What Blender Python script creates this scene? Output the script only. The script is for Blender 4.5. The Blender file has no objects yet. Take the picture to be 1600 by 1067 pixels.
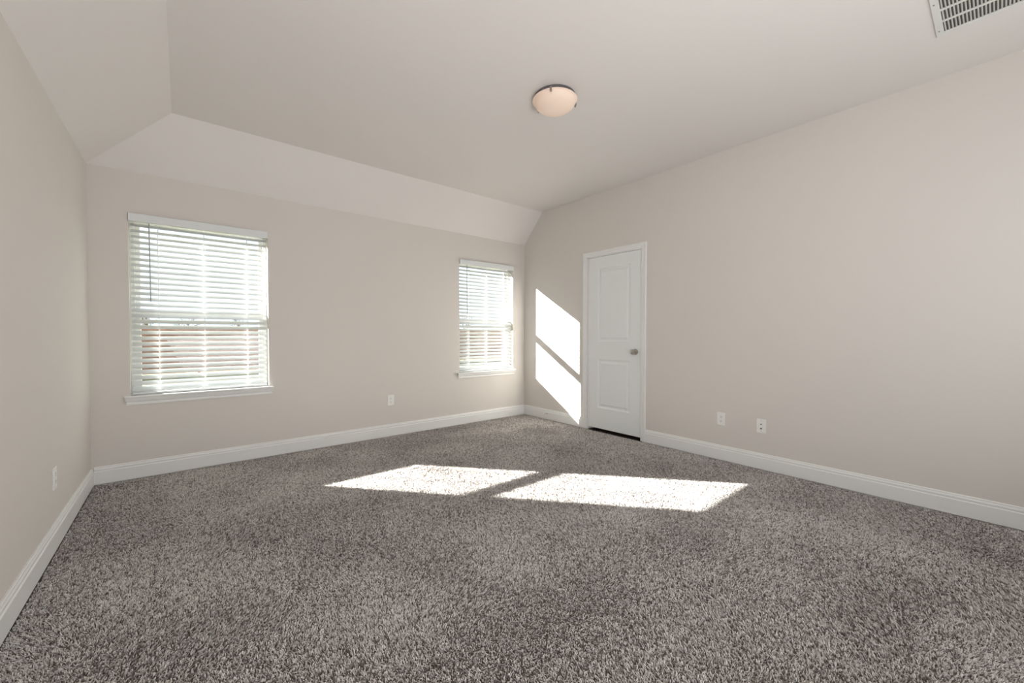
import bpy, bmesh, math, random
import numpy as np
from mathutils import Vector, Matrix
S = bpy.context.scene
COL = S.collection
random.seed(4)
PI = math.pi

# ---------------------------------------------------------------- camera
YAW, PITCH, ROLL = 0.6875, 0.01816, 0.00103
cam = bpy.data.cameras.new('camera'); co = bpy.data.objects.new('camera', cam); COL.objects.link(co)
fw = Vector((math.sin(YAW)*math.cos(PITCH), math.cos(YAW)*math.cos(PITCH), -math.sin(PITCH)))
rt = Vector((math.cos(YAW), -math.sin(YAW), 0)); up = rt.cross(fw)
r2 = rt*math.cos(ROLL)+up*math.sin(ROLL); u2 = -rt*math.sin(ROLL)+up*math.cos(ROLL)
M = Matrix((r2, u2, -fw)).transposed().to_4x4(); M.translation = (-3.7543, -4.294, 1.1296)
co.matrix_world = M
cam.sensor_width = 36; cam.lens = 36*627.7/1600; cam.clip_start = .02; cam.clip_end = 400
S.camera = co

# ---------------------------------------------------------------- light
S.view_settings.view_transform = 'Standard'; S.view_settings.look = 'None'
S.view_settings.gamma = 1; S.view_settings.exposure = 0.08; S.view_settings.use_curve_mapping = False
W = bpy.data.worlds.new('sky'); S.world = W; W.use_nodes = True
bg = W.node_tree.nodes['Background']; bg.inputs[0].default_value = (.80, .90, 1, 1); bg.inputs[1].default_value = 1.5
sd = bpy.data.lights.new('sun', 'SUN'); sd.energy = 45; sd.angle = math.radians(.53); sd.color = (1, .98, .955)
so = bpy.data.objects.new('sun', sd); COL.objects.link(so)
SUN = Vector((.87, -1, -.62)).normalized()
so.rotation_euler = SUN.to_track_quat('-Z', 'Y').to_euler(); so.location = (-8, 9, 7)
def area(name, loc, direction, sx, sy, power, color):
    l = bpy.data.lights.new(name, 'AREA'); l.shape = 'RECTANGLE'; l.size = sx; l.size_y = sy; l.energy = power; l.color = color
    o = bpy.data.objects.new(name, l); COL.objects.link(o); o.location = loc
    o.rotation_euler = Vector(direction).to_track_quat('-Z', 'Z').to_euler(); return o
# added fill lights: two outside the invented rear windows, one low behind the camera
area('rear_fill', (-3.2, -5.78, 1.45), (0, 1, .12), 1.4, 1.4, 10, (.97, .97, 1))
area('rear_fill', (-1.2, -5.78, 1.45), (0, 1, .12), 1.4, 1.4, 10, (.97, .97, 1))
area('low_fill', (-2.9, -5.0, .75), (.1, .7, 1), 1.9, 1.2, 46, (1, .97, .98))

# ---------------------------------------------------------------- materials
def mat(name, color, rough=.6, spec=.3, metal=0, bump=None, var=None):
    m = bpy.data.materials.new(name); m.use_nodes = True; nt = m.node_tree; b = nt.nodes['Principled BSDF']
    b.inputs['Base Color'].default_value = (*color, 1); b.inputs['Roughness'].default_value = rough
    b.inputs['Specular IOR Level'].default_value = spec; b.inputs['Metallic'].default_value = metal
    tc = nt.nodes.new('ShaderNodeTexCoord')
    if var:
        n = nt.nodes.new('ShaderNodeTexNoise'); n.inputs['Scale'].default_value = var[0]; n.inputs['Detail'].default_value = 3
        r = nt.nodes.new('ShaderNodeValToRGB'); r.color_ramp.elements[0].position = .3; r.color_ramp.elements[1].position = .7
        r.color_ramp.elements[0].color = (*[c*(1-var[1]) for c in color], 1); r.color_ramp.elements[1].color = (*[min(1, c*(1+var[1])) for c in color], 1)
        nt.links.new(tc.outputs['Object'], n.inputs['Vector']); nt.links.new(n.outputs[0], r.inputs[0]); nt.links.new(r.outputs[0], b.inputs['Base Color'])
    if bump:
        n = nt.nodes.new('ShaderNodeTexNoise'); n.inputs['Scale'].default_value = bump[0]; n.inputs['Detail'].default_value = 2
        bp = nt.nodes.new('ShaderNodeBump'); bp.inputs['Strength'].default_value = bump[1]; bp.inputs['Distance'].default_value = bump[2]
        nt.links.new(tc.outputs['Object'], n.inputs['Vector']); nt.links.new(n.outputs[0], bp.inputs['Height']); nt.links.new(bp.outputs[0], b.inputs['Normal'])
    return m
M_wall = mat('greige_paint', (.715, .674, .628), .75, .2, bump=(90, .12, .002), var=(.7, .01))
M_ceil = mat('ceiling_paint', (.79, .755, .72), .8, .15, bump=(70, .15, .002), var=(.7, .01))
M_trim = mat('white_trim_paint', (.84, .84, .82), .35, .4, var=(2, .01))
M_door = mat('white_door_paint', (.83, .85, .84), .4, .4, bump=(160, .05, .001))
M_vinyl = mat('white_vinyl', (.80, .80, .78), .3, .4, var=(3, .01))
M_blind = mat('white_blind_slat', (.77, .79, .79), .4, .35, var=(3, .01))
M_cord = mat('white_cord', (.9, .9, .88), .7, .2, bump=(900, .2, .001))
M_wand = mat('smoky_clear_wand', (.42, .42, .43), .25, .5, var=(20, .03))
M_plate = mat('white_plate_plastic', (.86, .85, .82), .3, .45, var=(30, .01))
M_dark = mat('dark_slot', (.03, .03, .03), .6, .2, var=(50, .1))
M_nick = mat('satin_nickel', (.46, .43, .38), .28, .5, 1, var=(40, .05))
M_bronze = mat('dark_nickel_pan', (.20, .19, .20), .35, .5, .8, var=(30, .05))
M_vent = mat('white_enamel', (.74, .74, .70), .45, .35, var=(12, .02))
M_duct_shade = mat('duct_shade_paint', (.10, .095, .085), .8, .1, var=(4, .1))  # dark colour stands for the shade inside the duct
M_fence = mat('weathered_cedar', (.40, .22, .165), .85, .1, bump=(30, .4, .01), var=(5, .22))
M_grass = mat('dormant_grass', (.17, .17, .08), .9, .1, bump=(40, .5, .02), var=(3, .35))
M_bark = mat('grey_bark', (.20, .16, .13), .9, .1, bump=(20, .4, .02), var=(2, .2))
M_sub = mat('dark_threshold', (.05, .035, .03), .8, .1, var=(8, .2))
M_tape = mat('grey_backing', (.16, .14, .12), .9, .1, var=(60, .3))

def glass_mat():
    m = bpy.data.materials.new('window_glass'); m.use_nodes = True; nt = m.node_tree; nt.nodes.clear()
    o = nt.nodes.new('ShaderNodeOutputMaterial'); mx = nt.nodes.new('ShaderNodeMixShader'); t = nt.nodes.new('ShaderNodeBsdfTransparent')
    g = nt.nodes.new('ShaderNodeBsdfGlossy'); f = nt.nodes.new('ShaderNodeMapRange'); lw = nt.nodes.new('ShaderNodeLayerWeight'); lw.inputs[0].default_value = .35; nt.links.new(lw.outputs['Facing'], f.inputs[0]); f.inputs[1].default_value = .2; f.inputs[3].default_value = .03; f.inputs[4].default_value = .35
    t.inputs[0].default_value = (.97, .985, .98, 1); g.inputs['Roughness'].default_value = .02
    nt.links.new(f.outputs[0], mx.inputs[0]); nt.links.new(t.outputs[0], mx.inputs[1]); nt.links.new(g.outputs[0], mx.inputs[2]); nt.links.new(mx.outputs[0], o.inputs[0]); return m
M_glass = glass_mat()
def lamp_mat():
    m = mat('lit_frosted_glass', (.80, .66, .56), .45, .25); nt = m.node_tree; b = nt.nodes['Principled BSDF']
    n = nt.nodes.new('ShaderNodeTexNoise'); n.inputs['Scale'].default_value = 6
    r = nt.nodes.new('ShaderNodeValToRGB'); r.color_ramp.elements[0].color = (1, .66, .46, 1); r.color_ramp.elements[1].color = (1, .74, .56, 1)
    tc = nt.nodes.new('ShaderNodeTexCoord'); nt.links.new(tc.outputs['Object'], n.inputs['Vector']); nt.links.new(n.outputs[0], r.inputs[0])
    nt.links.new(r.outputs[0], b.inputs['Emission Color']); b.inputs['Emission Strength'].default_value = .16
    return m
M_lamp = lamp_mat()
def carpet_mat():
    m = bpy.data.materials.new('frieze_carpet_yarn'); m.use_nodes = True; nt = m.node_tree; b = nt.nodes['Principled BSDF']
    b.inputs['Roughness'].default_value = .9; b.inputs['Specular IOR Level'].default_value = .1
    b.inputs['Sheen Weight'].default_value = .9; b.inputs['Sheen Roughness'].default_value = .45; b.inputs['Sheen Tint'].default_value = (.95, .9, .82, 1)
    a = nt.nodes.new('ShaderNodeAttribute'); a.attribute_name = 'yarn'
    r = nt.nodes.new('ShaderNodeValToRGB'); cr = r.color_ramp; cr.interpolation = 'LINEAR'
    cols = [(0, (.10, .078, .068)), (.16, (.24, .205, .19)), (.38, (.53, .485, .46)), (.7, (.70, .655, .625)), (1, (.86, .82, .79))]
    cr.elements[0].position = 0; cr.elements[0].color = (*cols[0][1], 1); cr.elements[1].position = 1; cr.elements[1].color = (*cols[-1][1], 1)
    for p, c in cols[1:-1]:
        e = cr.elements.new(p); e.color = (*c, 1)
    nt.links.new(a.outputs['Fac'], r.inputs[0]); nt.links.new(r.outputs[0], b.inputs['Base Color']); return m
M_yarn = carpet_mat()

# ---------------------------------------------------------------- mesh helpers
def bx(bm, x0, x1, y0, y1, z0, z1, bev=0):
    t = bmesh.new(); bmesh.ops.create_cube(t, size=1)
    for v in t.verts: v.co = Vector((x0+(v.co.x+.5)*(x1-x0), y0+(v.co.y+.5)*(y1-y0), z0+(v.co.z+.5)*(z1-z0)))
    if bev: bmesh.ops.bevel(t, geom=t.edges[:], offset=bev, segments=2, affect='EDGES', profile=.5)
    add(bm, t)
def add(bm, t, mx=None):
    me = bpy.data.meshes.new('t'); t.to_mesh(me); t.free()
    if mx: me.transform(mx)
    bm.from_mesh(me); bpy.data.meshes.remove(me)
def prism(bm, prof, a, b, mp):
    """extrude the closed profile (u,v) from a to b; mp(u,v,t) -> point"""
    A = [bm.verts.new(mp(u, v, a)) for u, v in prof]; B = [bm.verts.new(mp(u, v, b)) for u, v in prof]
    n = len(prof)
    for i in range(n): bm.faces.new((A[i], A[(i+1) % n], B[(i+1) % n], B[i]))
    bm.faces.new(A[::-1]); bm.faces.new(B)
def lathe(bm, prof, seg=48, mx=Matrix(), close=False):
    R = []
    for r, z in prof:
        R.append([bm.verts.new(mx @ Vector((r*math.cos(2*PI*i/seg), r*math.sin(2*PI*i/seg), z))) for i in range(seg)])
    for a, b in zip(R, R[1:]):
        for i in range(seg): bm.faces.new((a[i], a[(i+1) % seg], b[(i+1) % seg], b[i]))
    bm.faces.new(R[0][::-1]); bm.faces.new(R[-1])
def tube(bm, pts, r, seg=8, taper=None):
    pts = [Vector(p) for p in pts]; R = []
    for i, p in enumerate(pts):
        d = (pts[min(i+1, len(pts)-1)]-pts[max(i-1, 0)]).normalized(); q = d.to_track_quat('Z', 'Y')
        rr = r if taper is None else r*(1+(taper-1)*i/(len(pts)-1))
        R.append([bm.verts.new(p+q @ Vector((rr*math.cos(2*PI*k/seg), rr*math.sin(2*PI*k/seg), 0))) for k in range(seg)])
    for a, b in zip(R, R[1:]):
        for i in range(seg): bm.faces.new((a[i], a[(i+1) % seg], b[(i+1) % seg], b[i]))
    bm.faces.new(R[0][::-1]); bm.faces.new(R[-1])
def obj(name, bm, m, parent=None, smooth=False, loc=None):
    bmesh.ops.recalc_face_normals(bm, faces=bm.faces[:])
    me = bpy.data.meshes.new(name); bm.to_mesh(me); bm.free(); me.materials.append(m)
    if smooth:
        for p in me.polygons: p.use_smooth = True
        me.set_sharp_from_angle(angle=math.radians(35))
    o = bpy.data.objects.new(name, me); COL.objects.link(o)
    if parent is not None:
        o.parent = parent; L = Vector(parent.location)
        P = parent
        while P.parent: P = P.parent; L = L+Vector(P.location)
        if loc is None: me.transform(Matrix.Translation(-L)) # geometry is given in room coordinates
        else: o.location = loc
    return o
def tag(o, label, cat, kind=None, group=None):
    o['label'] = label; o['category'] = cat
    if kind: o['kind'] = kind
    if group: o['group'] = group
    return o
def empty(name, loc, label, cat, kind=None, group=None):
    o = bpy.data.objects.new(name, None); COL.objects.link(o); o.location = loc; o.empty_display_size = .1
    return tag(o, label, cat, kind, group)
N = bmesh.new

# ---------------------------------------------------------------- room shell
RW, RD, H1, H2, AX, AY, T = 4.289, 5.55, 2.386, 2.767, .492, .3655, .2
HT = 3.0
WIN = {1: (-4.070, -3.138), 2: (-1.080, -.2136)}; WZ0, WZ1 = .632, 2.066
bm = N()
xs = [-RW-T, WIN[1][0], WIN[1][1], WIN[2][0], WIN[2][1], T]
for i in range(5):
    if i in (1, 3): bx(bm, xs[i], xs[i+1], 0, T, -.02, WZ0); bx(bm, xs[i], xs[i+1], 0, T, WZ1, HT)
    else: bx(bm, xs[i], xs[i+1], 0, T, -.02, HT)
bmesh.ops.remove_doubles(bm, verts=bm.verts[:], dist=1e-5)
tag(obj('wall_back', bm, M_wall), 'greige painted wall with the two blind-covered windows', 'wall', 'structure')
DY0, DY1, DZ = -1.150, -1.890, 2.045
bm = N(); bx(bm, 0, T, DY0, 0, -.02, HT); bx(bm, 0, T, DY1, DY0, DZ, HT); bx(bm, 0, T, -RD, DY1, -.02, HT)
tag(obj('wall_right', bm, M_wall), 'long greige painted wall with the white panel door', 'wall', 'structure')
bm = N(); bx(bm, -RW-T, -RW, -RD, 0, -.02, HT)
tag(obj('wall_left', bm, M_wall), 'greige painted wall along the left edge of the room', 'wall', 'structure')
RWN = [(-3.9, -2.5), (-1.9, -.5)]
bm = N(); xr = [-RW-T, -3.9, -2.5, -1.9, -.5, T]
for i in range(5):
    if i in (1, 3): bx(bm, xr[i], xr[i+1], -RD-T, -RD, -.02, .75); bx(bm, xr[i], xr[i+1], -RD-T, -RD, 2.15, HT)
    else: bx(bm, xr[i], xr[i+1], -RD-T, -RD, -.02, HT)
tag(obj('wall_rear', bm, M_wall), 'greige wall behind the viewer with two added window openings', 'wall', 'structure')
bm = N(); bx(bm, -RW-T, T, -RD-T, T, -.35, -.02)
tag(obj('floor', bm, M_tape), 'flat subfloor and backing under the carpet', 'floor', 'structure')
bm = N()
def F(*p): bm.faces.new([bm.verts.new(q) for q in p])
X0, X1, Y0 = -RW, 0, -RD
F((X0, 0, H1), (X0, Y0, H1), (X0+AX, Y0, H2), (X0+AX, -AY, H2))
F((X0, 0, H1), (X0+AX, -AY, H2), (X1, -AY, H2), (X1, 0, H1))
F((X0+AX, -AY, H2), (X0+AX, Y0, H2), (X1, Y0, H2), (X1, -AY, H2))
F((X0, 0, HT), (X1, 0, HT), (X1, Y0, HT), (X0, Y0, HT))
F((X0, 0, H1), (X1, 0, H1), (X1, 0, HT), (X0, 0, HT)); F((X0, 0, H1), (X0, 0, HT), (X0, Y0, HT), (X0, Y0, H1))
F((X1, 0, H1), (X1, -AY, H2), (X1, Y0, H2), (X1, Y0, HT), (X1, 0, HT)); F((X0, Y0, H1), (X0, Y0, HT), (X1, Y0, HT), (X1, Y0, H2), (X0+AX, Y0, H2))
bmesh.ops.remove_doubles(bm, verts=bm.verts[:], dist=1e-4)
tag(obj('ceiling', bm, M_ceil), 'pale ceiling with sloped sides above the window wall and left wall', 'ceiling', 'structure')
bm = N(); bx(bm, -RW-T, T, -RD-T, T, HT, HT+.1)
tag(obj('roof_deck', bm, M_tape), 'flat roof deck closing the room above the ceiling', 'roof', 'structure')  # unseen roof deck, closes the room against outside light

# baseboards: stepped profile (depth from wall, height)
BP = [(0, .13), (.006, .13), (.0085, .126), (.009, .119), (.0125, .112), (.0125, .104), (.011, .099), (.0155, .093), (.0155, .0), (0, 0)]
def base(name, a, b, mp, label):
    bm = N(); prism(bm, BP, a, b, mp); tag(obj(name, bm, M_trim), label, 'baseboard', 'structure')
base('baseboard_back', -RW+.0157, -.0157, lambda u, v, t: (t, -u, v), 'white baseboard below the two windows')
base('baseboard_left', -RD, 0, lambda u, v, t: (-RW+u, t, v), 'white baseboard along the left wall')
base('baseboard_right', -1.0839, 0, lambda u, v, t: (-u, t, v), 'short white baseboard between the corner and the door')
base('baseboard_right', -RD, -1.9362, lambda u, v, t: (-u, t, v), 'long white baseboard right of the door')
base('baseboard_rear', -RW+.0157, -.0157, lambda u, v, t: (t, -RD+u, v), 'white baseboard on the wall behind the viewer')

# ---------------------------------------------------------------- windows and blinds
def frame(bm, x0, x1, z0, z1, y0, y1, wl, wr, wb, wt, bev=.003):
    bx(bm, x0, x0+wl, y0, y1, z0, z1, bev); bx(bm, x1-wr, x1, y0, y1, z0, z1, bev)
    bx(bm, x0+wl, x1-wr, y0, y1, z0, z0+wb, bev); bx(bm, x0+wl, x1-wr, y0, y1, z1-wt, z1, bev)
def window(n, xa, xb, label):
    e = empty('window_%d' % n, ((xa+xb)/2, 0, WZ0), label, 'window', 'structure')
    z0, z1 = WZ0, WZ1
    bm = N(); frame(bm, xa, xb, z0, z1, .085, .165, .030, .030, .03, .03); obj('window_frame', bm, M_vinyl, e)
    zr = 1.292
    bm = N(); frame(bm, xa+.03, xb-.03, zr-.03, z1-.03, .125, .155, .030, .030, .045, .04); up_ = obj('upper_sash', bm, M_vinyl, e)
    bm = N(); bx(bm, xa+.058, xb-.058, .138, .142, zr+.013, z1-.068); obj('pane', bm, M_glass, up_)
    bm = N(); frame(bm, xa+.03, xb-.03, z0+.03, zr+.038, .092, .122, .032, .032, .045, .045); lo = obj('lower_sash', bm, M_vinyl, e)
    bm = N(); bx(bm, xa+.06, xb-.06, .105, .109, z0+.073, zr-.005); obj('pane', bm, M_glass, lo)
    bm = N(); bx(bm, (xa+xb)/2-.03, (xa+xb)/2+.03, .085, .093, zr+.012, zr+.03, .002); obj('sash_lock', bm, M_vinyl, lo)
    # stool with horns, apron with cove
    bm = N(); bx(bm, xa-.036, xb+.036, -.034, .0, z0, z0+.016, .005); bx(bm, xa, xb, -.001, .09, z0, z0+.016, .001)
    obj('window_sill', bm, M_trim, e)
    bm = N(); ap = [(0, -.058), (.009, -.058), (.012, -.052), (.012, -.040), (.010, -.036), (.016, -.028), (.022, -.012), (.024, 0), (0, 0)]
    A = []; B = []
    for u, v in ap:
        A.append(bm.verts.new((xa-.012-u*.8, -u, z0+v))); B.append(bm.verts.new((xb+.012+u*.8, -u, z0+v)))
    for i in range(len(ap)):
        j = (i+1) % len(ap); bm.faces.new((A[i], A[j], B[j], B[i]))
    bm.faces.new(A[::-1]); bm.faces.new(B); obj('apron', bm, M_trim, e)
    return e
window(1, *WIN[1], 'large white single-hung window on the left, nearest the left wall')
window(2, *WIN[2], 'white single-hung window near the far corner beside the door wall')

def blind(xa, xb, label, wand_x):
    e = empty('venetian_blind', ((xa+xb)/2, .035, WZ0), label, 'blind', None, 'venetian blinds in the window openings')
    x0, x1 = xa+.012, xb-.012
    bm = N(); bx(bm, xa+.003, xb-.003, -.022, -.012, 2.003, 2.064, .003)
    bx(bm, xa+.003, xa+.008, -.012, .02, 2.003, 2.062); bx(bm, xb-.008, xb-.003, -.012, .02, 2.003, 2.062); obj('valance', bm, M_blind, e)
    bm = N(); bx(bm, x0, x1, .006, .06, 2.012, 2.058, .002); obj('headrail', bm, M_blind, e)
    th = math.atan(.67); bm = N(); zt, zb = 1.982, .694; nsl = int(round((zt-zb)/.0445)); dz = (zt-zb)/nsl
    cy = .036
    for i in range(nsl+1):
        z = zt-i*dz; a = th+random.uniform(-.01, .01)
        pts = []
        K = 6
        for side in (1, -1):
            for k in range(K+1):
                s = (-1+2*k/K)*side; u = s*.025; crown = .0012*(1-s*s)+side*.0012
                pts.append((cy+u*math.cos(a)-crown*math.sin(a), z+u*math.sin(a)+crown*math.cos(a)))
        prism(bm, pts, x0+random.uniform(-.001, .001), x1, lambda u, v, t: (t, u, v))
    obj('slats', bm, M_blind, e, smooth=True)
    bm = N(); bx(bm, x0, x1, cy-.025, cy+.025, .651, .667, .004); obj('bottom_rail', bm, M_blind, e)
    w = xb-xa
    for fx in (.185, .5, .83):
        x = xa+w*fx; bm = N()
        for yy in (cy-.0235, cy+.0235): bx(bm, x-.0016, x+.0016, yy-.0007, yy+.0007, .68, 2.015)
        for i in range(nsl):
            z = zt-i*dz-.003; tube(bm, [(x, cy-.0235, z-.014), (x, cy+.0235, z+.014)], .0006, 4)
        bx(bm, x+.004, x+.0055, cy-.001, cy+.001, .68, 2.015)
        obj('ladder_cord', bm, M_cord, e)
    bm = N(); tube(bm, [(wand_x, .000, 2.0), (wand_x, -.004, 1.96), (wand_x+.005, -.004, 1.385)], .0038, 6); wd = obj('tilt_wand', bm, M_wand, e)
    bm = N(); tube(bm, [(wand_x, .010, 2.025), (wand_x, .004, 2.012), (wand_x, .0, 1.998)], .002, 6); obj('wand_hook', bm, M_nick, wd)
    return e
blind(*WIN[1], 'wide white slatted blind hanging in the larger-looking left window', -3.948)
blind(*WIN[2], 'white slatted blind with glare on its right, in the window near the far corner', -.968)

for i, (a, b) in enumerate(RWN):  # unseen rear windows, added so the fill lights can shine in
    e = empty('window_%d' % (i+3), ((a+b)/2, -RD, .75), 'unseen window added behind the viewer for fill light, %s one' % ('left' if i == 0 else 'right'), 'window', 'structure')
    bm = N(); frame(bm, a, b, .75, 2.15, -RD-.16, -RD-.08, .04, .04, .04, .04); obj('window_frame', bm, M_vinyl, e)
    bm = N(); bx(bm, a+.038, b-.038, -RD-.13, -RD-.126, .788, 2.112); obj('pane', bm, M_glass, e)
    bm = N(); bx(bm, a-.03, b+.03, -RD, -RD+.034, .73, .75, .004); obj('window_sill', bm, M_trim, e)

# ---------------------------------------------------------------- door
D = empty('door_1', (0, -1.52, 0), 'closed white two-panel interior door in white casing', 'door', 'structure')
sy0, sy1, sz0, sz1 = -1.8755, -1.1645, .030, 2.028; XF = .004; TH = .035   # slab front face at x = XF
bm = N()
pan = [(-1.737, -1.300, 1.047, 1.893), (-1.737, -1.303, .272, .838)]
ys = [sy0, -1.737, -1.300, sy1]; zs = [sz0, .272, .838, 1.047, 1.893, sz1]
def q(y0, y1, z0, z1, x=XF): bm.faces.new([bm.verts.new(p) for p in ((x, y0, z0), (x, y1, z0), (x, y1, z1), (x, y0, z1))])
for j in range(5):
    for i in range(3):
        if i == 1 and j in (1, 3): continue
        q(ys[i], ys[i+1], zs[j], zs[j+1])
for j in (1, 3):
    y0, y1, z0, z1 = ys[1], ys[2], zs[j], zs[j+1]
    rings = [(0, 0), (.004, .0055), (.012, .0085), (.026, .0090), (.034, .0060), (.048, .0020), (.052, .0020)]
    prev = None
    for ins, dx in rings:
        R = [bm.verts.new((XF+dx, *p)) for p in ((y0+ins, z0+ins), (y1-ins, z0+ins), (y1-ins, z1-ins), (y0+ins, z1-ins))]
        if prev:
            for k in range(4): bm.faces.new((prev[k], prev[(k+1) % 4], R[(k+1) % 4], R[k]))
        prev = R
    bm.faces.new(prev)
xb_ = XF+TH
bm.faces.new([bm.verts.new(p) for p in ((xb_, sy0, sz0), (xb_, sy1, sz0), (xb_, sy1, sz1), (xb_, sy0, sz1))])
for a, b in (((sy0, sz0), (sy1, sz0)), ((sy1, sz0), (sy1, sz1)), ((sy1, sz1), (sy0, sz1)), ((sy0, sz1), (sy0, sz0))):
    bm.faces.new([bm.verts.new(p) for p in ((XF, *a), (XF, *b), (xb_, *b), (xb_, *a))])
bmesh.ops.remove_doubles(bm, verts=bm.verts[:], dist=1e-5)
slab = obj('door_panel', bm, M_door, D)
bm = N()
for a, b in ((DY0, DY0-.0115), (DY1+.0115, DY1)): bx(bm, 0, .2, min(a, b), max(a, b), 0, DZ)
bx(bm, 0, .2, DY1, DY0, DZ-.0135, DZ)
bx(bm, XF+TH+.001, XF+TH+.013, DY0-.024, DY0-.0115, 0, DZ-.0135); bx(bm, XF+TH+.001, XF+TH+.013, DY1+.0115, DY1+.024, 0, DZ-.0135); bx(bm, XF+TH+.001, XF+TH+.013, DY1+.0115, DY0-.0115, DZ-.026, DZ-.0135)
obj('door_jamb', bm, M_trim, D)
# casing: profile (across from inner edge, depth), swept over left, head, right with mitres
CP = [(0, 0), (0, .008), (.004, .0105), (.012, .0105), (.016, .0125), (.030, .0125), (.036, .0165), (.050, .0170), (.0555, .0165), (.0580, .013), (.0580, 0)]
CL, CR, CT = -1.1420+.0, -1.8780, 2.0405
bm = N(); path = []
for u, d in CP:
    path.append([bm.verts.new((-d, CL+u, 0)), bm.verts.new((-d, CL+u, CT+u)), bm.verts.new((-d, CR-u, CT+u)), bm.verts.new((-d, CR-u, 0))])
for a, b in zip(path, path[1:]+path[:1]):
    for k in range(3): bm.faces.new((a[k], a[k+1], b[k+1], b[k]))
bm.faces.new([p[0] for p in path]); bm.faces.new([p[3] for p in path][::-1])
obj('casing', bm, M_trim, D)
bm = N(); bx(bm, .0, .2, DY1+.0115, DY0-.0115, -.018, -.004); obj('threshold', bm, M_sub, D)
bm = N(); bx(bm, .195, .2, DY1+.0115, DY0-.0115, 0, DZ-.0135); bk = obj('back_panel', bm, M_sub, D); bk['label'] = 'dark closed back of the door frame'
for z in (.36, 1.07, 1.80):
    bm = N(); tube(bm, [(-.003, sy1+.002, z-.045), (-.003, sy1+.002, z+.045)], .0055, 10); tube(bm, [(-.003, sy1+.002, z-.049), (-.003, sy1+.002, z+.049)], .003, 8)
    bx(bm, .001, XF+.001, sy1-.003, sy1+.009, z-.045, z+.045)
    h = obj('hinge', bm, M_trim, D, smooth=True)
KY, KZ = -1.805, .942
Rx = Matrix.Translation((XF, KY, KZ)) @ Matrix.Rotation(-PI/2, 4, 'Y')
bm = N(); lathe(bm, [(.0325, 0), (.0325, .003), (.030, .007), (.016, .009), (.012, .012)], 40, Rx); kn = obj('rosette', bm, M_nick, D, True)
bm = N(); lathe(bm, [(.011, .010), (.0105, .022), (.013, .028), (.022, .034), (.0275, .043), (.0285, .052), (.025, .061), (.015, .066), (.004, .0675)], 40, Rx); k2 = obj('door_knob', bm, M_nick, D, True)
bm = N(); bx(bm, XF-.001, XF+.002, sy0-.0005, sy0+.003, KZ-.028, KZ+.028); bx(bm, -.0015, .004, DY1+.009, DY1+.0135, KZ-.03, KZ+.03); obj('strike_plate', bm, M_nick, D)

# ---------------------------------------------------------------- ceiling light
LX, LY = -1.752, -2.318
e = empty('ceiling_light', (LX, LY, H2), 'round flush ceiling light with frosted glowing glass bowl', 'ceiling light')
LS = .9; T0 = Matrix.Translation((LX, LY, H2)) @ Matrix.Scale(LS, 4)
bm = N(); lathe(bm, [(.152, 0), (.156, -.003), (.156, -.022), (.150, -.028), (.05, -.030)], 64, T0); obj('pan', bm, M_bronze, e, True)
bm = N(); prof = [(.168, -.030), (.170, -.033), (.168, -.036), (.158, -.040)]
for k in range(1, 15):
    a = k/15*PI/2; prof.append((.156*math.cos(a), -.042-.078*math.sin(a)))
lathe(bm, prof+[(.004, -.1205)], 64, T0); obj('glass_bowl', bm, M_lamp, e, True)
for a in (math.radians(215), math.radians(335), math.radians(95)):
    c, s = math.cos(a), math.sin(a); R = T0 @ Matrix.Rotation(a, 4, 'Z')
    bm = N(); t = N(); bx(t, .148, .176, -.007, .007, -.026, -.022, .001); bx(t, .172, .176, -.007, .007, -.044, -.022, .001); bx(t, .155, .176, -.007, .007, -.046, -.042, .001); add(bm, t, R)
    t = N(); lathe(t, [(.003, -.046), (.006, -.048), (.007, -.053), (.005, -.059), (.001, -.061)], 12, Matrix.Translation((.168, 0, 0))); add(bm, t, R)
    obj('clip', bm, M_nick, e, True)

# ---------------------------------------------------------------- return air grille
vx1, vx0, vy1, vy0 = -.530, -1.150, -4.045, -4.665
e = empty('ceiling_vent', ((vx0+vx1)/2, (vy0+vy1)/2, H2), 'white square air return grille with rows of dark louvers', 'vent')
bm = N(); b_ = .030
frame2 = [(vx0, vx1, vy0, vy0+b_), (vx0, vx1, vy1-b_, vy1), (vx0, vx0+b_, vy0+b_, vy1-b_), (vx1-b_, vx1, vy0+b_, vy1-b_)]
for a in frame2: bx(bm, *a, H2-.008, H2+.0, .002)
obj('frame', bm, M_vent, e)
bm = N()
nrow = 5; xa, xb2 = vx0+b_, vx1-b_; pit = (xb2-xa)/nrow
for i in range(1, nrow): bx(bm, xa+i*pit-.0065, xa+i*pit+.0065, vy0+b_, vy1-b_, H2-.0065, H2-.001)
obj('crossbar', bm, M_vent, e)
n = 44
for i in range(nrow):
    bm = N(); xl, xr_ = xa+i*pit+(.0065 if i else 0), xa+(i+1)*pit-(.0065 if i < nrow-1 else 0)
    for k in range(n):
        y = vy1-b_-(k+.75)*(vy1-vy0-2*b_)/n
        prism(bm, [(y, H2-.004), (y+.0015, H2-.0055), (y+.0062, H2-.0015), (y+.0050, H2-.0008)], xl, xr_, lambda u, v, t: (t, u, v))
    obj('louver_row', bm, M_vent, e)
bm = N(); bx(bm, vx0+.02, vx1-.02, vy0+.02, vy1-.02, H2-.0006, H2-.0002); d = obj('duct_shade', bm, M_duct_shade, e); d['label'] = 'flat dark sheet standing in for the shaded duct behind the louvers'  # no hole here: duct shade painted as a thin dark sheet
for x, y in ((vx1-.06, vy1-.013), (vx1-.33, vy1-.013)):
    bm = N(); lathe(bm, [(.004, 0), (.0035, -.002), (.001, -.003)], 12, Matrix.Translation((x, y, H2-.008)))
    obj('screw', bm, M_nick, e)

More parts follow.
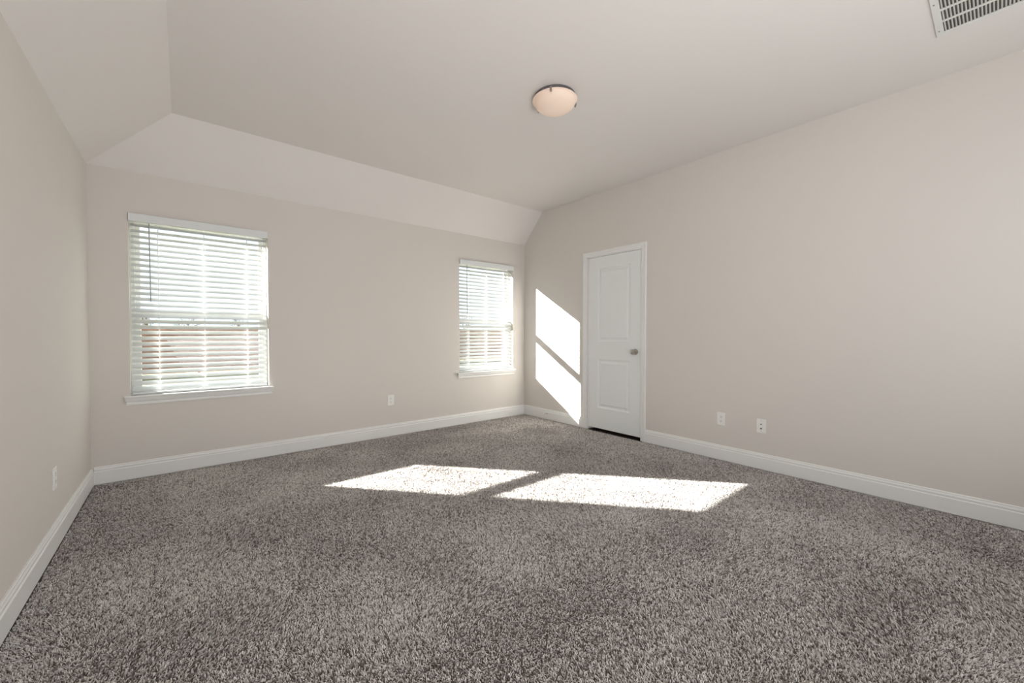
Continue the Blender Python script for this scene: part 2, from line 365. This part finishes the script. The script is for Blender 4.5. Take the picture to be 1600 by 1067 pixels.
# ---------------------------------------------------------------- wall plates
def plate(name, pos, wall, kind, label):
    """local frame: u along wall, n out of the wall"""
    if wall == 'right': fn = lambda u, n, z: (pos[0]-n, pos[1]-u, pos[2]+z)
    elif wall == 'left': fn = lambda u, n, z: (pos[0]+n, pos[1]+u, pos[2]+z)
    else: fn = lambda u, n, z: (pos[0]+u, pos[1]-n, pos[2]+z)
    def put(src):
        for v in src.verts: v.co = Vector(fn(*v.co))
        return src
    e = empty(name, pos, label, 'wall plate' if kind == 'jack' else 'outlet')
    bm = N(); bx(bm, -.036, .036, 0, .0055, -.0585, .0585, .0022); obj('cover_plate', put(bm), M_plate, e)
    Ry = Matrix.Rotation(-PI/2, 4, 'X')
    if kind == 'duplex':
        for zc in (.0195, -.0195):
            bm = N(); lathe(bm, [(.0172, .004), (.0172, .0068), (.0165, .0075)], 24, Matrix.Translation((0, 0, zc)) @ Ry)
            for v in bm.verts: v.co.y = abs(v.co.y); v.co.z = zc+max(-.0135, min(.0135, v.co.z-zc))
            rc = obj('receptacle', put(bm), M_plate, e)
            bm = N(); bx(bm, -.0075, -.0052, .0073, .0079, zc-.001, zc+.008); bx(bm, .0052, .0075, .0073, .0079, zc-.0005, zc+.0075)
            lathe(bm, [(.0027, .0073), (.0027, .0079)], 12, Matrix.Translation((0, 0, zc-.0072)) @ Ry)
            for v in bm.verts: v.co.y = abs(v.co.y)
            obj('slot', put(bm), M_dark, rc)
        bm = N(); lathe(bm, [(.003, .005), (.0028, .0068)], 12, Ry)
        for v in bm.verts: v.co.y = abs(v.co.y)
        obj('screw', put(bm), M_plate, e)
    else:
        for zc, r in ((.015, .0058), (-.021, .0068)):
            bm = N(); lathe(bm, [(r, .005), (r, .011), (r*.6, .0115)], 16, Matrix.Translation((0, 0, zc)) @ Ry)
            for v in bm.verts: v.co.y = abs(v.co.y)
            obj('jack', put(bm), M_bronze, e, True)
        for zc in (.042, -.042):
            bm = N(); lathe(bm, [(.0028, .005), (.0026, .0066)], 12, Matrix.Translation((0, 0, zc)) @ Ry)
            for v in bm.verts: v.co.y = abs(v.co.y)
            obj('screw', put(bm), M_nick, e)
    return e
plate('wall_outlet', (0, -2.700, .368), 'right', 'duplex', 'white duplex outlet on the door wall, nearer the door of two plates')
plate('jack_plate', (0, -3.026, .361), 'right', 'jack', 'white plate with two round jacks, right of the duplex outlet')
plate('wall_outlet', (0, -.757, .405), 'right', 'duplex', 'white outlet in the sunlit patch between far corner and door')
plate('wall_outlet', (-1.970, 0, .396), 'back', 'duplex', 'white outlet low on the wall between the two windows')
plate('wall_outlet', (-RW, -1.110, .362), 'left', 'duplex', 'pale outlet low on the left wall seen almost edge-on')

# door stop on the baseboard
e = empty('door_stop', (-.0155, -.488, .078), 'small spring door stop sticking out of the baseboard near the far corner', 'door stop')
Ms = Matrix.Translation((-.0155, -.480, .080)) @ Matrix.Rotation(-PI/2, 4, 'Y')
bm = N(); lathe(bm, [(.009, 0), (.009, .003), (.006, .005)], 16, Ms); obj('base', bm, M_nick, e, True)
bm = N(); tube(bm, [Ms @ Vector((.0045*math.cos(t*.9), .0045*math.sin(t*.9), .004+t*.0006)) for t in range(90)], .0011, 5); obj('spring', bm, M_nick, e, True)
bm = N(); lathe(bm, [(.005, .056), (.0062, .058), (.0062, .070), (.004, .073)], 16, Ms); tp = obj('rubber_tip', bm, M_plate, e, True); tp['label'] = 'white rubber tip'

# ---------------------------------------------------------------- outside
GZ, FY = -.38, 15.5
bm = N(); bx(bm, -60, 90, .25, 120, GZ-.2, GZ); tag(obj('lawn', bm, M_grass), 'dull winter lawn outside between the house and the fence', 'lawn', 'structure')
e = empty('wooden_fence', (0, FY, GZ), 'brown board privacy fence outside, seen between the slats of the blinds', 'fence')
bm = N(); x = -16.
while x < 34:
    w = .138; h = 1.70+random.uniform(-.012, .012); y = FY+random.uniform(-.006, .006)
    t = N(); bx(t, x, x+w, y, y+.018, GZ+.03, GZ+h)
    add(bm, t); x += w-.004
obj('picket_panel', bm, M_fence, e)
for z in (.3, .95, 1.5):
    bm = N(); bx(bm, -16, 34, FY-.04, FY-.001, GZ+z, GZ+z+.085); obj('rail', bm, M_fence, e)
for i in range(21):
    x = -15.5+i*2.44; bm = N(); bx(bm, x, x+.09, FY+.019, FY+.109, GZ, GZ+1.72); obj('post', bm, M_fence, e)
def tree(loc, h, seed, label):
    rnd = random.Random(seed); bm = N(); e = empty('bare_tree', loc, label, 'tree', None, 'bare trees beyond the fence'); L = Vector(loc)
    def br(p, d, l, r, lv):
        pts = [p]; dd = d.copy()
        for k in range(3):
            dd = (dd+Vector((rnd.uniform(-.18, .18), rnd.uniform(-.18, .18), rnd.uniform(-.03, .14)))).normalized(); pts.append(pts[-1]+dd*l/3)
        tube(bm if lv else tb, pts, r, 6 if lv < 2 else 4, .55)
        if lv < 4:
            for k in range(4 if lv < 3 else 5):
                q = dd.to_track_quat('Z', 'Y'); a = rnd.uniform(0, 6.28); s = rnd.uniform(.35, .95)
                br(pts[rnd.choice((2, 3, 3))], (q @ Vector((math.cos(a)*s, math.sin(a)*s, 1))).normalized(), l*rnd.uniform(.55, .8), r*.5, lv+1)
    tb = N(); br(L+Vector((0, 0, -.05)), Vector((0, 0, 1)), h*.34, h*.028, 0)
    obj('trunk', tb, M_bark, e); obj('branches', bm, M_bark, e)
for i, (loc, h, lab) in enumerate([((-6.6, 62, GZ), 5.2, 'bare tree outside, leftmost of those seen through the left window'), ((-3.3, 58, GZ), 4.4, 'low dense bare tree outside, middle one seen through the left window'),
                                  ((1.9, 62, GZ), 5.0, 'bare tree outside, rightmost of those seen through the left window'), ((45, 72, GZ), 7.4, 'bare tree outside, seen through the window near the far corner')]):
    tree(loc, h, 11+i, lab)

# ---------------------------------------------------------------- carpet pile
def carpet():
    rs = np.random.RandomState(7)
    ymin = -4.75
    def field(x, y, s, seed):                     # smooth value noise
        g = np.random.RandomState(seed).rand(512, 512); u = (x+10)/s; v = (y+10)/s
        i = np.floor(u).astype(int); j = np.floor(v).astype(int); a = u-i; b = v-j; a = a*a*(3-2*a); b = b*b*(3-2*b)
        G = lambda p, q_: g[p % 512, q_ % 512]
        return (G(i, j)*(1-a)+G(i+1, j)*a)*(1-b)+(G(i, j+1)*(1-a)+G(i+1, j+1)*a)*b
    P = .0054
    nx = int((RW-.03)/P); ny = int(-ymin/P)
    gx, gy = np.meshgrid(np.arange(nx), np.arange(ny))
    x = -RW+.018+(gx.ravel()+.5+rs.uniform(-.5, .5, nx*ny))*P; y = -.018-(gy.ravel()+.5+rs.uniform(-.5, .5, nx*ny))*P
    n = len(x)
    lean_a = field(x, y, .010, 1)*4*PI+rs.normal(0, 1.0, n)
    big = field(x, y, .30, 2)*.6+field(x, y, .11, 3)*.4
    hgt = .0080*(.45+1.05*field(x, y, .0075, 4))*(1-.12*(big-.5)); hgt *= rs.uniform(.8, 1.15, n)
    lean = .0052*rs.uniform(.4, 1.3, n)
    lx = np.cos(lean_a)*lean+(field(x, y, .38, 8)-.5)*.009; ly = np.sin(lean_a)*lean+(field(x, y, .38, 9)-.5)*.009
    tone = np.clip(.53+.30*(big-.5)+1.6*(field(x, y, .0058, 6)-.5)+rs.normal(0, .2, n), 0, 1)
    rad = .00175*rs.uniform(.8, 1.25, n)
    lev = [(0, 1., 0), (.5, 1.1, .35), (.86, 1.05, .9), (1., .3, 1.1)]
    rings = []
    for hz, rr, lf in lev:
        for k in range(3):
            a = 2*PI*k/3+lean_a
            rings.append(np.stack([x+lx*lf+np.cos(a)*rad*rr, y+ly*lf+np.sin(a)*rad*rr, hgt*hz-.0115], 1))
    V = np.stack(rings, 1)                         # n,12,3
    lx0 = V[:, :, 0]; np.clip(lx0, -RW+.0157, -.0157, out=lx0); ly0 = V[:, :, 1]; np.clip(ly0, -99, -.0157, out=ly0)
    m = len(lev)*3
    V = V.reshape(-1, 3)
    q_ = []
    for l in range(len(lev)-1):
        for k in range(3): q_.append((l*3+k, l*3+(k+1) % 3, (l+1)*3+(k+1) % 3, (l+1)*3+k))
    q_ = np.array(q_); Fc = (q_[None]+(np.arange(n)*m)[:, None, None]).reshape(-1)
    me = bpy.data.meshes.new('carpet'); me.vertices.add(len(V)); me.vertices.foreach_set('co', V.astype(np.float32).ravel())
    nf = len(Fc)//4; me.loops.add(len(Fc)); me.loops.foreach_set('vertex_index', Fc.astype(np.int32))
    me.polygons.add(nf); me.polygons.foreach_set('loop_start', np.arange(nf, dtype=np.int32)*4)
    me.polygons.foreach_set('use_smooth', np.ones(nf, dtype=bool))
    at = me.attributes.new('yarn', 'FLOAT', 'POINT'); at.data.foreach_set('value', np.repeat(tone, m).astype(np.float32))
    me.update(calc_edges=False); me.materials.append(M_yarn)
    o = bpy.data.objects.new('carpet', me); COL.objects.link(o)
    tag(o, 'mottled grey-beige shag carpet covering the whole floor', 'carpet', 'stuff')
    print('carpet tufts', n)
carpet()
